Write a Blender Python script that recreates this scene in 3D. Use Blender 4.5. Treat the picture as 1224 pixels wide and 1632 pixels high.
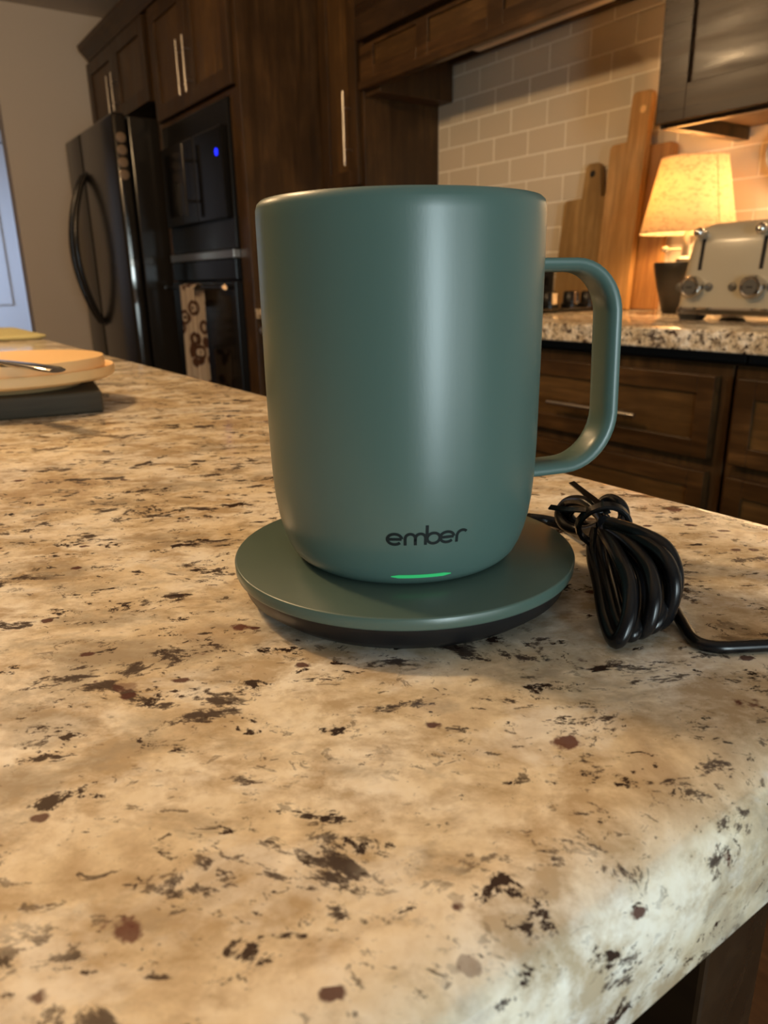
import bpy, bmesh, math, random
from mathutils import Vector, Matrix
random.seed(7)
for o in list(bpy.data.objects): bpy.data.objects.remove(o)
SC = bpy.context.scene
COL = SC.collection
PI = math.pi
CT = 0.915            # height of the worktops
EYE = 1.015           # camera height; the z values below given as h(...) are measured from it
def h(z): return EYE + z

# ------------------------------------------------------------------ camera
cam = bpy.data.cameras.new('camera'); cam_o = bpy.data.objects.new('camera', cam); COL.objects.link(cam_o)
YAW, PIT, ROL = -0.966282, 0.307835, 0.018183
f = Vector((math.sin(YAW)*math.cos(PIT), math.cos(YAW)*math.cos(PIT), -math.sin(PIT)))
r = Vector((math.cos(YAW), -math.sin(YAW), 0)); d = f.cross(r)
R = math.cos(ROL)*r + math.sin(ROL)*d; D = -math.sin(ROL)*r + math.cos(ROL)*d
M = Matrix((R, -D, -f)).transposed().to_4x4(); M.translation = (0, 0, EYE)
cam_o.matrix_world = M
cam.sensor_fit = 'VERTICAL'; cam.sensor_height = 36; cam.lens = 1164.145/1632*36
cam.clip_start = 0.01; cam.clip_end = 60
cam.dof.use_dof = True; cam.dof.focus_distance = 0.235; cam.dof.aperture_fstop = 22
SC.camera = cam_o

# ------------------------------------------------------------------ world, lamps, exposure
w = bpy.data.worlds.new('world'); SC.world = w; w.use_nodes = True
w.node_tree.nodes['Background'].inputs[0].default_value = (1.0, 0.86, 0.72, 1)
w.node_tree.nodes['Background'].inputs[1].default_value = 0.02
vs = SC.view_settings
vs.view_transform = 'Standard'; vs.look = 'None'; vs.gamma = 1; vs.use_curve_mapping = False; vs.exposure = 0.0
def lamp(name, kind, loc, power, col, size=0.1, size_y=None, target=None, spread=None):
    l = bpy.data.lights.new(name, kind); l.energy = power; l.color = col
    if kind == 'AREA':
        l.size = size
        if size_y: l.shape = 'RECTANGLE'; l.size_y = size_y
        if spread: l.spread = spread
    else: l.shadow_soft_size = size
    o = bpy.data.objects.new(name, l); COL.objects.link(o); o.location = loc
    if target is not None:
        o.rotation_euler = (Vector(target)-Vector(loc)).to_track_quat('-Z', 'Y').to_euler()
    return o
WARM = (1.0, 0.66, 0.34)
lamp('pendant_light', 'POINT', (-1.10, -0.25, 2.0), 45, WARM, 0.06)
lamp('pendant_light', 'POINT', (-2.20, -0.25, 1.985), 28, WARM, 0.06)
lamp('window_light', 'AREA', (1.62, -0.20, 1.00), 22, (0.78, 0.95, 1.0), 0.30, 0.80, (-0.2, 0.14, 0.98))
lamp('patio_light', 'AREA', (1.62, 0.42, 0.98), 8, (0.84, 0.97, 1.0), 0.85, 0.85, (-0.2, 0.14, 0.98))
lamp('hall_door_fill', 'AREA', (-5.7, -0.6, 1.9), 14, (0.55, 0.70, 1.0), 0.9, 1.2, (-6.55, 0.85, 1.0), math.radians(75))  # added area light with no visible source, aimed to brighten the hall door
lamp('under_cabinet_light', 'AREA', (-0.84, 1.90, 1.335), 2.6, (1.0, 0.66, 0.34), 0.40, 0.03, (-0.84, 1.9, 0.9))
lamp('table_lamp_bulb', 'POINT', (-1.237, 1.85, h(0.165)), 10, (1.0, 0.60, 0.28), 0.045)

# ------------------------------------------------------------------ material helpers
def mat(name, col=(.5,.5,.5), rough=.5, metal=0, spec=None, emit=None, estr=0):
    m = bpy.data.materials.new(name); m.use_nodes = True
    b = m.node_tree.nodes['Principled BSDF']
    b.inputs['Base Color'].default_value = (*col, 1); b.inputs['Roughness'].default_value = rough
    b.inputs['Metallic'].default_value = metal
    if spec is not None: b.inputs['Specular IOR Level'].default_value = spec
    if emit: b.inputs['Emission Color'].default_value = (*emit, 1); b.inputs['Emission Strength'].default_value = estr
    return m
class N:
    def __init__(s, m): s.t = m.node_tree; s.b = s.t.nodes['Principled BSDF']
    def new(s, k, **kw):
        n = s.t.nodes.new(k)
        for a, v in kw.items(): setattr(n, a, v)
        return n
    def link(s, a, b): s.t.links.new(a, b)
    def coord(s, scale=(1,1,1), rot=(0,0,0), rnd=False):
        c = s.new('ShaderNodeTexCoord'); mp = s.new('ShaderNodeMapping'); mp.inputs['Scale'].default_value = scale; mp.inputs['Rotation'].default_value = rot
        s.link(c.outputs['Object'], mp.inputs['Vector'])
        if rot != (0, 0, 0):
            mp.inputs['Scale'].default_value = (1, 1, 1)
            m2 = s.new('ShaderNodeMapping'); m2.inputs['Scale'].default_value = scale; s.link(mp.outputs[0], m2.inputs['Vector'])
            return m2.outputs[0]
        if rnd:
            oi = s.new('ShaderNodeObjectInfo'); mu = s.new('ShaderNodeMath', operation='MULTIPLY'); mu.inputs[1].default_value = 37.0
            s.link(oi.outputs['Random'], mu.inputs[0]); s.link(mu.outputs[0], mp.inputs['Location'])
        return mp.outputs[0]
    def noise(s, vec, scale, detail=4, rough=.55, dist=0):
        n = s.new('ShaderNodeTexNoise'); n.inputs['Scale'].default_value = scale; n.inputs['Detail'].default_value = detail
        n.inputs['Roughness'].default_value = rough; n.inputs['Distortion'].default_value = dist; s.link(vec, n.inputs['Vector']); return n.outputs['Fac']
    def ramp(s, fac, stops, interp='LINEAR'):
        n = s.new('ShaderNodeValToRGB'); cr = n.color_ramp; cr.interpolation = interp
        while len(cr.elements) < len(stops): cr.elements.new(.5)
        for e, (p, c) in zip(cr.elements, stops):
            e.position = p; e.color = (*c, 1) if isinstance(c, tuple) else (c, c, c, 1)
        s.link(fac, n.inputs[0]); return n.outputs[0]
    def mix(s, fac, a, b, kind='MIX'):
        n = s.new('ShaderNodeMix', data_type='RGBA', blend_type=kind)
        for k, v in ((0, fac), (6, a), (7, b)):
            if isinstance(v, (int, float)): n.inputs[k].default_value = v
            elif isinstance(v, tuple): n.inputs[k].default_value = (*v, 1)
            else: s.link(v, n.inputs[k])
        return n.outputs[2]
    def mul(s, a, b):
        n = s.new('ShaderNodeMath', operation='MULTIPLY')
        for k, v in ((0, a), (1, b)):
            if isinstance(v, (int, float)): n.inputs[k].default_value = v
            else: s.link(v, n.inputs[k])
        return n.outputs[0]
    def base(s, c): s.link(c, s.b.inputs['Base Color'])
    def bump(s, hgt, strength=.2, dist=.002):
        n = s.new('ShaderNodeBump'); n.inputs['Strength'].default_value = strength; n.inputs['Distance'].default_value = dist
        s.link(hgt, n.inputs['Height']); s.link(n.outputs[0], s.b.inputs['Normal'])

# granite: cream and tan clouds, brown patches, dark biotite clusters, maroon garnets, fine flecks
def make_granite(name, ds=0.0):
    g = mat(name, rough=.17, spec=.5); n = N(g)
    rot = (0, 0, -math.radians(55))
    iso = n.coord(); st = n.coord((0.74, 1.12, 1.12), rot)
    c1 = n.noise(iso, 19, 7, .66, .15); c2 = n.noise(st, 62, 6, .68, .2); c3 = n.noise(iso, 240, 3, .6)
    col = n.ramp(c1, [(.35, (.54, .42, .28)), (.44, (.78, .66, .47)), (.52, (.90, .81, .65)), (.64, (.96, .91, .81))])
    col = n.mix(n.ramp(c2, [(.40, .85), (.55, 0.0)]), col, (.46, .34, .20))
    col = n.mix(n.ramp(c3, [(.3, .35), (.55, 0.0)]), col, (.60, .46, .30))
    g1 = n.noise(st, 26, 6, .66, .3)
    col = n.mix(n.ramp(g1, [(.53, 0.0), (.63, .6)]), col, (.34, .29, .22))
    w1 = n.noise(st, 33, 6, .66, .3)
    col = n.mix(n.ramp(w1, [(.57, 0.0), (.68, .6)]), col, (.95, .92, .85))
    clus = n.noise(iso, 11, 3, .5, .2)
    dk = n.noise(st, 46, 9, .74, .35)
    dkm = n.mul(n.ramp(dk, [(.565-ds, 0.0), (.58-ds, .75), (.605-ds, 1.0)]), n.ramp(clus, [(.42, 0.0), (.50, 1.0)]))
    col = n.mix(n.mul(dkm, .93), col, (.040, .023, .020))
    dk2 = n.noise(st, 88, 7, .74, .3)
    dk2m = n.ramp(dk2, [(.595-ds, 0.0), (.622-ds, 1.0)])
    col = n.mix(dk2m, col, (.045, .027, .020))
    fl = n.noise(st, 210, 5, .72, .6)
    flm = n.mul(n.ramp(fl, [(.60-ds, 0.0), (.63-ds, .95)]), n.ramp(c1, [(.40, 1.0), (.58, .25)]))
    col = n.mix(flm, col, (.05, .03, .02))
    vo = n.new('ShaderNodeTexVoronoi', feature='F1'); vo.inputs['Scale'].default_value = 62; n.link(st, vo.inputs['Vector'])
    sep = n.new('ShaderNodeSeparateColor'); n.link(vo.outputs['Color'], sep.inputs[0])
    edge = n.noise(iso, 260, 3, .6)
    add = n.new('ShaderNodeMath', operation='MULTIPLY_ADD'); n.link(edge, add.inputs[0]); add.inputs[1].default_value = .38; n.link(vo.outputs['Distance'], add.inputs[2])
    vo2 = n.new('ShaderNodeTexVoronoi', feature='F1'); vo2.inputs['Scale'].default_value = 120; n.link(st, vo2.inputs['Vector'])
    sep2 = n.new('ShaderNodeSeparateColor'); n.link(vo2.outputs['Color'], sep2.inputs[0])
    add2 = n.new('ShaderNodeMath', operation='MULTIPLY_ADD'); n.link(edge, add2.inputs[0]); add2.inputs[1].default_value = .38; n.link(vo2.outputs['Distance'], add2.inputs[2])
    gm2 = n.mul(n.ramp(add2.outputs[0], [(.36, 1.0), (.42, 0.0)]), n.ramp(sep2.outputs[1], [(.86, 0.0), (.88, 1.0)]))
    col = n.mix(n.mul(gm2, .92), col, (.085, .026, .020))
    gm = n.mul(n.ramp(add.outputs[0], [(.33, 1.0), (.39, 0.0)]), n.ramp(sep.outputs[0], [(.78, 0.0), (.80, 1.0)]))
    col = n.mix(n.mul(gm, .9), col, (.11, .028, .020))
    n.base(col)
    n.link(n.ramp(c2, [(.3, .09), (.7, .16)]), n.b.inputs['Roughness'])
    return g
granite = make_granite('granite')
granite_back = make_granite('granite_dense', .035)

def wood(name, dark, light, rough=.4, axis=2, knots=True, fine=90):
    m = mat(name, rough=rough, spec=.38); n = N(m)
    sc = [1, 1, 1]; sc[axis] = .09
    v = n.coord(tuple(sc), rnd=True); iso = n.coord((1, 1, 1), rnd=True)
    a = n.noise(v, 14, 5, .6, 1.2); b = n.noise(v, fine, 4, .6, .4); c = n.noise(iso, 7, 3, .5)
    col = n.ramp(a, [(.32, dark), (.68, light)])
    col = n.mix(n.ramp(b, [(.35, .55), (.6, 0.0)]), col, tuple(x*.55 for x in dark))
    if knots: col = n.mix(n.ramp(c, [(.4, .6), (.6, 0.0)]), col, dark)
    n.base(col); n.bump(b, .12, .001)
    n.link(n.ramp(a, [(.3, rough-.07), (.7, rough+.1)]), n.b.inputs['Roughness'])
    return m
cab_wood = wood('dark_stained_alder', (.034, .017, .006), (.100, .050, .016), .38)
panel_wood = wood('stained_alder_panel', (.060, .030, .010), (.145, .076, .024), .38)
cab_wood_h = wood('dark_stained_alder_horizontal', (.028, .013, .0045), (.110, .053, .016), .34, axis=0)
panel_wood_h = wood('stained_alder_panel_horizontal', (.052, .026, .008), (.15, .078, .024), .35, axis=0)
espresso = wood('espresso_stained_wood', (.020, .010, .005), (.055, .029, .012), .27, 0)
board_a = wood('acacia_board', (.22, .12, .036), (.47, .29, .11), .5, 2, True, 60)
board_b = wood('oiled_oak_board', (.34, .185, .06), (.60, .36, .15), .5, 2, True, 60)
board_c = wood('chestnut_board', (.24, .105, .03), (.48, .25, .085), .5, 2, True, 60)
slate_wood = wood('smoked_dark_wood', (.040, .032, .019), (.076, .060, .038), .65, 1, False)

sage = mat('sage_green_coating', (.066, .114, .098), .34, 0, .5); n = N(sage)
n.bump(n.noise(n.coord((1, 1, .25)), 1400, 2, .5), .035, .0003)
sage_disc = mat('sage_green_disc', (.068, .108, .088), .32, 0, .5)
black_plastic = mat('black_plastic', (.009, .009, .010), .42, 0, .3)
rubber = mat('black_cable_rubber', (.006, .006, .007), .27, 0, .34)
tie_mat = mat('black_glossy_tie', (.006, .006, .006), .18)
logo_mat = mat('charcoal_print', (.005, .009, .009), .6, 0, .2)
led_mat = mat('green_led', (.02, .3, .1), .5, emit=(.06, .75, .22), estr=.30)
wall_mat = mat('tan_wall_paint', (.62, .54, .455), .8); n = N(wall_mat); n.bump(n.noise(n.coord(), 220, 3, .6), .12, .001)
dim_wall = mat('darkened_wall_paint', (.20, .165, .13), .85)  # wall colour darkened to cut bounced light and dim its reflections
ceil_mat = mat('ceiling_paint', (.58, .51, .44), .85); n = N(ceil_mat); n.bump(n.noise(n.coord(), 160, 3, .6), .2, .002)
floor_mat = wood('floor_boards', (.06, .028, .012), (.14, .07, .03), .45, 0)
tile_mat = mat('cream_glazed_tile', (.66, .575, .46), .22); n = N(tile_mat)
oi = n.new('ShaderNodeObjectInfo'); n.base(n.ramp(oi.outputs['Random'], [(0, (.64, .55, .42)), (1, (.67, .58, .445))]))
n.bump(n.noise(n.coord(), 30, 2, .5), .04, .002)
grout_mat = mat('cream_grout', (.90, .84, .72), .75)
black_steel = mat('black_stainless', (.018, .015, .012), .2, .0, .42); n = N(black_steel)
n.link(n.ramp(n.noise(n.coord((40, 40, .6)), 12, 3), [(.3, .15), (.7, .22)]), n.b.inputs['Roughness'])
black_glass = mat('black_glass', (.006, .0055, .005), .12, 0, .2)
black_gloss = mat('black_enamel', (.009, .008, .007), .26, 0, .2)
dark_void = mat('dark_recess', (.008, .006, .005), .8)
chrome = mat('chrome', (.62, .60, .57), .12, 1)
dark_chrome = mat('dark_chrome', (.22, .20, .18), .15, 1)
nickel = mat('brushed_nickel', (.60, .56, .50), .30, 1)
vent_panel = mat('beige_vent_panel', (.80, .69, .56), .5)
steel = mat('brushed_steel', (.50, .47, .43), .36, 1)
enamel = mat('cream_enamel', (.41, .37, .28), .18)
knob_grey = mat('grey_knob_face', (.11, .105, .095), .4, .3)
plate_mat = mat('tan_plate', (.82, .54, .25), .5, 0, .3)
mat_cloth = mat('pale_green_fabric', (.46, .42, .20), .85); n = N(mat_cloth); n.bump(n.noise(n.coord(), 400, 2, .6), .4, .002)
cutlery = mat('polished_cutlery', (.45, .43, .40), .16, 1)
door_white = mat('white_door_paint', (.72, .74, .76), .45)
base_black = mat('matte_black_ceramic', (.014, .013, .012), .4)
grey_ceramic = mat('grey_glazed_ceramic', (.20, .175, .14), .3)
led_blue = mat('blue_display', (.0, .0, .1), .4, emit=(.01, .02, 1.0), estr=2.2)
magnet_mat = mat('tan_magnet', (.20, .13, .075), .5)
window_glass = mat('window_glass', (.8, .85, .9), .05); window_glass.node_tree.nodes['Principled BSDF'].inputs['Transmission Weight'].default_value = 1

shade_mat = mat('linen_lampshade', (.86, .70, .44), .9); n = N(shade_mat)
tr = n.new('ShaderNodeBsdfTranslucent'); ms = n.new('ShaderNodeMixShader'); ms.inputs[0].default_value = .30
sl = n.noise(n.coord((1, 1, 2.2)), 55, 4, .65, 1.0)
lc = n.ramp(sl, [(.36, (.62, .47, .26)), (.50, (.84, .68, .42))])
n.base(lc); n.link(lc, tr.inputs[0]); n.link(n.b.outputs[0], ms.inputs[1]); n.link(tr.outputs[0], ms.inputs[2])
n.link(ms.outputs[0], n.t.nodes['Material Output'].inputs[0])

towel_mat = mat('printed_cotton', (.62, .50, .38), .9); n = N(towel_mat)
vo = n.new('ShaderNodeTexVoronoi', feature='F1'); vo.inputs['Scale'].default_value = 14; n.link(n.coord((.62, 0, 1)), vo.inputs['Vector'])
c = n.ramp(vo.outputs['Distance'], [(0, (.10, .04, .02)), (.13, (.10, .04, .02)), (.17, (.86, .74, .60)), (.25, (.86, .74, .60)), (.29, (.13, .055, .03)), (.44, (.17, .075, .04)), (.50, (.86, .74, .60))])
n.base(c)
board_strip = board_a

# ------------------------------------------------------------------ mesh helpers
def finish(bm, name, m, parent=None, smooth=False, angle=40):
    me = bpy.data.meshes.new(name)
    bmesh.ops.recalc_face_normals(bm, faces=bm.faces)
    bm.to_mesh(me); bm.free()
    if m is not None: me.materials.append(m)
    if smooth:
        me.polygons.foreach_set('use_smooth', [True]*len(me.polygons))
        me.set_sharp_from_angle(angle=math.radians(angle))
    o = bpy.data.objects.new(name, me); COL.objects.link(o)
    if parent is not None:
        o.parent = parent; o.matrix_parent_inverse = Matrix.Translation(-Vector(parent.location)) if False else Matrix()
    return o
def thing(name, label, cat, loc=(0, 0, 0), rz=0, group=None):
    o = bpy.data.objects.new(name, None); COL.objects.link(o); o.location = loc; o.rotation_euler = (0, 0, rz)
    o.empty_display_size = .05
    return tag(o, label, cat, group)
def tag(o, label, cat, group=None):
    o['label'] = label; o['category'] = cat
    if group: o['group'] = group
    return o
def struct(o): o['kind'] = 'structure'; return o
def box(bm, x0, x1, y0, y1, z0, z1, bev=0, seg=2, mw=None):
    g = bmesh.ops.create_cube(bm, size=1)
    vs_ = g['verts']
    for v in vs_:
        v.co = Vector(((x0+x1)/2+v.co.x*(x1-x0), (y0+y1)/2+v.co.y*(y1-y0), (z0+z1)/2+v.co.z*(z1-z0)))
    if mw is not None:
        for v in vs_: v.co = mw @ v.co
    if bev > 0:
        es = list({e for v in vs_ for e in v.link_edges})
        bmesh.ops.bevel(bm, geom=es, offset=bev, segments=seg, profile=.5, affect='EDGES')
def bxo(name, m, parent, x0, x1, y0, y1, z0, z1, bev=.0015, seg=2, smooth=False):
    bm = bmesh.new(); box(bm, x0, x1, y0, y1, z0, z1, bev, seg); return finish(bm, name, m, parent, smooth)
def lathe(bm, prof, n_=64, c=(0, 0, 0), axis='Z', close=False):
    rings = []
    def pt(rad, z, a):
        x, y = rad*math.cos(a), rad*math.sin(a)
        p = {'Z': (x, y, z), 'Y': (x, z, y), 'X': (z, x, y)}[axis]
        return Vector(p)+Vector(c)
    for rad, z in prof:
        if rad < 1e-6: rings.append([bm.verts.new(pt(0, z, 0))])
        else: rings.append([bm.verts.new(pt(rad, z, 2*PI*k/n_)) for k in range(n_)])
    for A, B in zip(rings, rings[1:]):
        for k in range(n_):
            q = [A[k % len(A)], A[(k+1) % len(A)], B[(k+1) % len(B)], B[k % len(B)]]
            u = []
            for v in q:
                if v not in u: u.append(v)
            if len(u) > 2: bm.faces.new(u)
def cyl(bm, p0, p1, rad, n_=14, rad1=None):
    p0, p1 = Vector(p0), Vector(p1); ax = (p1-p0).normalized()
    a = ax.orthogonal().normalized(); b = ax.cross(a); rad1 = rad if rad1 is None else rad1
    A = [bm.verts.new(p0+rad*(math.cos(2*PI*k/n_)*a+math.sin(2*PI*k/n_)*b)) for k in range(n_)]
    B = [bm.verts.new(p1+rad1*(math.cos(2*PI*k/n_)*a+math.sin(2*PI*k/n_)*b)) for k in range(n_)]
    for k in range(n_): bm.faces.new((A[k], A[(k+1) % n_], B[(k+1) % n_], B[k]))
    bm.faces.new(A[::-1]); bm.faces.new(B)
def spline(pts, per=10, closed=False):
    P = [Vector(p) for p in pts]; out = []; L = len(P)
    rng = range(L if closed else L-1)
    for i in rng:
        if closed: a, b, c_, d_ = P[(i-1) % L], P[i], P[(i+1) % L], P[(i+2) % L]
        else: a, b, c_, d_ = P[max(i-1, 0)], P[i], P[i+1], P[min(i+2, L-1)]
        for k in range(per):
            t = k/per
            out.append(.5*((2*b)+(c_-a)*t+(2*a-5*b+4*c_-d_)*t*t+(3*b-a-3*c_+d_)*t**3))
    if not closed: out.append(P[-1].copy())
    return out
def tube(bm, pts, rad, n_=12, cap=True):
    P = pts; L = len(P); prev = None; rings = []
    for i, p in enumerate(P):
        t = (P[min(i+1, L-1)]-P[max(i-1, 0)]).normalized()
        a = t.orthogonal().normalized() if prev is None else (prev-t*prev.dot(t)).normalized()
        prev = a; b = t.cross(a); rr = rad(i/(L-1)) if callable(rad) else rad
        rings.append([bm.verts.new(p+rr*(math.cos(2*PI*k/n_)*a+math.sin(2*PI*k/n_)*b)) for k in range(n_)])
    for A, B in zip(rings, rings[1:]):
        for k in range(n_): bm.faces.new((A[k], A[(k+1) % n_], B[(k+1) % n_], B[k]))
    if cap: bm.faces.new(rings[0][::-1]); bm.faces.new(rings[-1])
def loft(bm, rings):
    R_ = [[bm.verts.new(p) for p in ring] for ring in rings]; n_ = len(R_[0])
    for A, B in zip(R_, R_[1:]):
        for k in range(n_): bm.faces.new((A[k], A[(k+1) % n_], B[(k+1) % n_], B[k]))
    bm.faces.new(R_[0][::-1]); bm.faces.new(R_[-1])
def rrect(cx, cy, a, b, rad, z, seg=6):
    out = []
    for sx, sy, a0 in ((1, 1, 0), (-1, 1, PI/2), (-1, -1, PI), (1, -1, 1.5*PI)):
        for k in range(seg+1):
            t = a0+PI/2*k/seg
            out.append(Vector((cx+sx*(a-rad)+rad*math.cos(t), cy+sy*(b-rad)+rad*math.sin(t), z)))
    return out
def extrude_poly(bm, pts, off):
    """pts: list of Vectors (planar outline), off: Vector"""
    A = [bm.verts.new(p) for p in pts]; B = [bm.verts.new(p+off) for p in pts]; n_ = len(A)
    for k in range(n_): bm.faces.new((A[k], A[(k+1) % n_], B[(k+1) % n_], B[k]))
    bm.faces.new(A[::-1]); bm.faces.new(B)
def bar_handle(parent, p0, p1, out, rad=.0045, m=None, name='handle', inset=.22):
    """bar pull from p0 to p1 with two posts reaching back along `out`"""
    bm = bmesh.new(); p0, p1, out = Vector(p0), Vector(p1), Vector(out)
    cyl(bm, p0, p1, rad, 14)
    for t in (inset, 1-inset):
        q = p0.lerp(p1, t); cyl(bm, q, q+out, rad*.7, 8)
    return finish(bm, name, m or nickel, parent, True)
def shaker(parent, name, x0, x1, z0, z1, yf, rail=.06, th=.02, rec=.009, mv=None, mh=None):
    """door or drawer front facing -Y; frame of four rails and a recessed panel"""
    mv = mv or cab_wood
    bm = bmesh.new()
    box(bm, x0, x0+rail, yf, yf+th, z0, z1, .0015); box(bm, x1-rail, x1, yf, yf+th, z0, z1, .0015)
    box(bm, x0+rail, x1-rail, yf, yf+th, z0, z0+rail, .0015); box(bm, x0+rail, x1-rail, yf, yf+th, z1-rail, z1, .0015)
    fr = finish(bm, name, mv, parent)
    bxo('panel', mh or (panel_wood_h if mv is cab_wood_h else panel_wood), fr, x0+rail-.004, x1-rail+.004, yf+rec, yf+th-.002, z0+rail-.004, z1-rail+.004, .001)
    return fr

# ------------------------------------------------------------------ room shell
WB = 2.012           # back wall plane (grout face)
CEIL = h(1.395)
bm = bmesh.new(); box(bm, -8.2, 1.9, -3.2, 2.2, -.06, 0); struct(finish(bm, 'floor', floor_mat))
bm = bmesh.new(); box(bm, -8.2, 1.9, -3.2, 2.2, CEIL, CEIL+.06); struct(finish(bm, 'ceiling', ceil_mat))
bm = bmesh.new(); box(bm, -8.2, 1.9, WB, WB+.12, 0, CEIL); wall_back = struct(finish(bm, 'wall_back', wall_mat))
bm = bmesh.new(); box(bm, -4.80, -4.68, .828, WB, 0, CEIL, 0); struct(finish(bm, 'wall_left', wall_mat))
bm = bmesh.new(); box(bm, -4.80, -4.68, -3.2, -.75, 0, CEIL, 0); struct(finish(bm, 'wall_left', wall_mat))
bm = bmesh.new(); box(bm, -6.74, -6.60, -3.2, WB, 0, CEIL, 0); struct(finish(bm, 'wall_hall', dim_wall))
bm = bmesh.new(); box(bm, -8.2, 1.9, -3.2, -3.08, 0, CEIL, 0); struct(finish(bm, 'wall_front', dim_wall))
bm = bmesh.new()
for b in ((1.7, 1.82, -3.08, -.60, 0, CEIL), (1.7, 1.82, .95, WB, 0, CEIL), (1.7, 1.82, -.60, .95, 0, .45), (1.7, 1.82, -.60, .95, 1.75, CEIL)): box(bm, *b)
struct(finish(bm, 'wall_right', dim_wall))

# backsplash: grout bed and single tiles, running bond
grout = bxo('grout', grout_mat, wall_back, -2.482, 0.6, WB-.0050, WB+.002, CT+.001, h(.755), 0)
TW, TH, GAP = .1685, .0800, .0050
ZJ = h(.5605)
tile_cache = {}
def tile(x0, x1, z0, z1):
    key = (round(x1-x0, 4), round(z1-z0, 4))
    if key not in tile_cache:
        bm = bmesh.new(); W_, H_ = key
        box(bm, -W_/2, W_/2, -.0012, .006, -H_/2, H_/2, .0009, 2)
        bm2 = bmesh.new()
        me = bpy.data.meshes.new('tile'); bmesh.ops.recalc_face_normals(bm, faces=bm.faces); bm.to_mesh(me); bm.free(); bm2.free(); me.materials.append(tile_mat); tile_cache[key] = me
    o = bpy.data.objects.new('tile', tile_cache[key]); COL.objects.link(o); o.parent = wall_back
    o.location = ((x0+x1)/2, WB-.005, (z0+z1)/2)
    o.rotation_euler = (random.uniform(-.006, .006), 0, random.uniform(-.006, .006))
XL = -2.478
for k in range(-9, 4):
    z0 = ZJ+k*TH; z1 = z0+TH
    if z1 < CT+.01: continue
    z0 = max(z0, CT+.002); z1 = min(z1, h(.757))
    if z1-z0 < .012: continue
    off = -1.824 + (TW/2 if k % 2 else 0)
    XR = -.55 if z0 < h(.33) else -1.215
    i = -8
    while off+i*TW < XR:
        x0 = max(off+i*TW, XL); x1 = off+(i+1)*TW
        if z0 >= h(.33): x1 = min(x1, -1.15)
        if x1-x0 > .015: tile(x0+GAP/2, x1-GAP/2, z0+GAP/2, z1-GAP/2)
        i += 1

# hall door seen through the opening on the left
dr = struct(bxo('door_1', door_white, None, -6.598, -6.56, .36, 1.135, .01, 2.03, .003))
def arch(y0, y1, z0, z1, rise, x0, x1):
    pts = [Vector((x0, y0, z0)), Vector((x0, y1, z0)), Vector((x0, y1, z1))]
    for k in range(1, 12):
        t = k/12; pts.append(Vector((x0, y1+(y0-y1)*t, z1+rise*math.sin(PI*t))))
    pts.append(Vector((x0, y0, z1)))
    bm = bmesh.new(); extrude_poly(bm, pts, Vector((x1-x0, 0, 0)))
    bmesh.ops.bevel(bm, geom=[e for e in bm.edges if all(abs(v.co.x-x1) < 1e-5 for v in e.verts)], offset=.012, segments=2, affect='EDGES')
    return bm
for (y0, y1, z0, z1, rise) in ((.47, 1.035, .87, 1.66, .14), (.47, 1.035, .16, .66, 0.0001)):
    finish(arch(y0, y1, z0, z1, rise, -6.57, -6.550), 'door_panel', door_white, dr)
bm = bmesh.new(); box(bm, -6.60, -6.545, 1.14, 1.21, 0, 2.10, .004); box(bm, -6.60, -6.545, .28, .355, 0, 2.10, .004); box(bm, -6.60, -6.54, .28, 1.21, 2.04, 2.12, .004)
struct(finish(bm, 'trim_2', door_white))
bm = bmesh.new(); box(bm, 1.69, 1.80, -.60, -.54, .45, 1.75, .003); box(bm, 1.69, 1.80, .89, .95, .45, 1.75, .003); box(bm, 1.69, 1.80, -.03, .0, .51, 1.69, .003); box(bm, 1.69, 1.80, -.54, .89, .45, .51, .003); box(bm, 1.69, 1.80, -.54, .89, 1.69, 1.75, .003)
struct(finish(bm, 'window_1', door_white))

# ------------------------------------------------------------------ kitchen run, far left: fridge, tower, ovens
YF = 1.304
ft = thing('oven_tower', 'tall dark-stained cabinet tower around the built-in microwave and oven', 'cabinet', (-3.21, 1.65, 0))
def P(x): return x+3.21
def Q(y): return y-1.65
bxo('side_panel', cab_wood, ft, P(-2.80), P(-2.765), Q(YF), Q(WB-.012), 0, h(1.15), .002)
bxo('side_panel', cab_wood, ft, P(-3.66), P(-3.63), Q(YF), Q(WB-.012), 0, h(1.15), .002)
bxo('stile', cab_wood, ft, P(-2.862), P(-2.80), Q(YF+.002), Q(YF+.024), 0, h(.675), .002)
bxo('stile', cab_wood, ft, P(-3.63), P(-3.598), Q(YF+.002), Q(YF+.024), 0, h(.675), .002)
bxo('rail', cab_wood_h, ft, P(-3.63), P(-2.80), Q(YF+.002), Q(YF+.50), h(.672), h(.692), .002)
bxo('shelf', dark_void, ft, P(-3.628), P(-2.802), Q(YF+.02), Q(WB-.02), h(.112), h(.126), .001)
bxo('back_panel', dark_void, ft, P(-3.63), P(-2.80), Q(WB-.03), Q(WB-.013), .1, h(1.15), .001)
bxo('bottom_drawer', cab_wood_h, ft, P(-3.59), P(-2.865), Q(YF-.016), Q(YF+.02), .09, .235, .002)
bxo('toe_kick', dark_void, ft, P(-3.628), P(-2.802), Q(YF+.07), Q(YF+.09), 0, .08, .001)
for x0, x1, hx in ((-3.625, -3.212, -3.240), (-3.208, -2.805, -3.168)):
    dd = shaker(ft, 'door', P(x0), P(x1), h(.698), h(1.143), Q(YF-.016), .062)
    bar_handle(dd, (P(hx), Q(YF-.046), h(.735)), (P(hx), Q(YF-.046), h(.935)), (0, .032, 0), .0042)
mw = thing('microwave', 'black built-in microwave with blue display above the wall oven', 'microwave', (-3.23, 1.45, h(.127)))
def q(z): return z-.127
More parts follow.
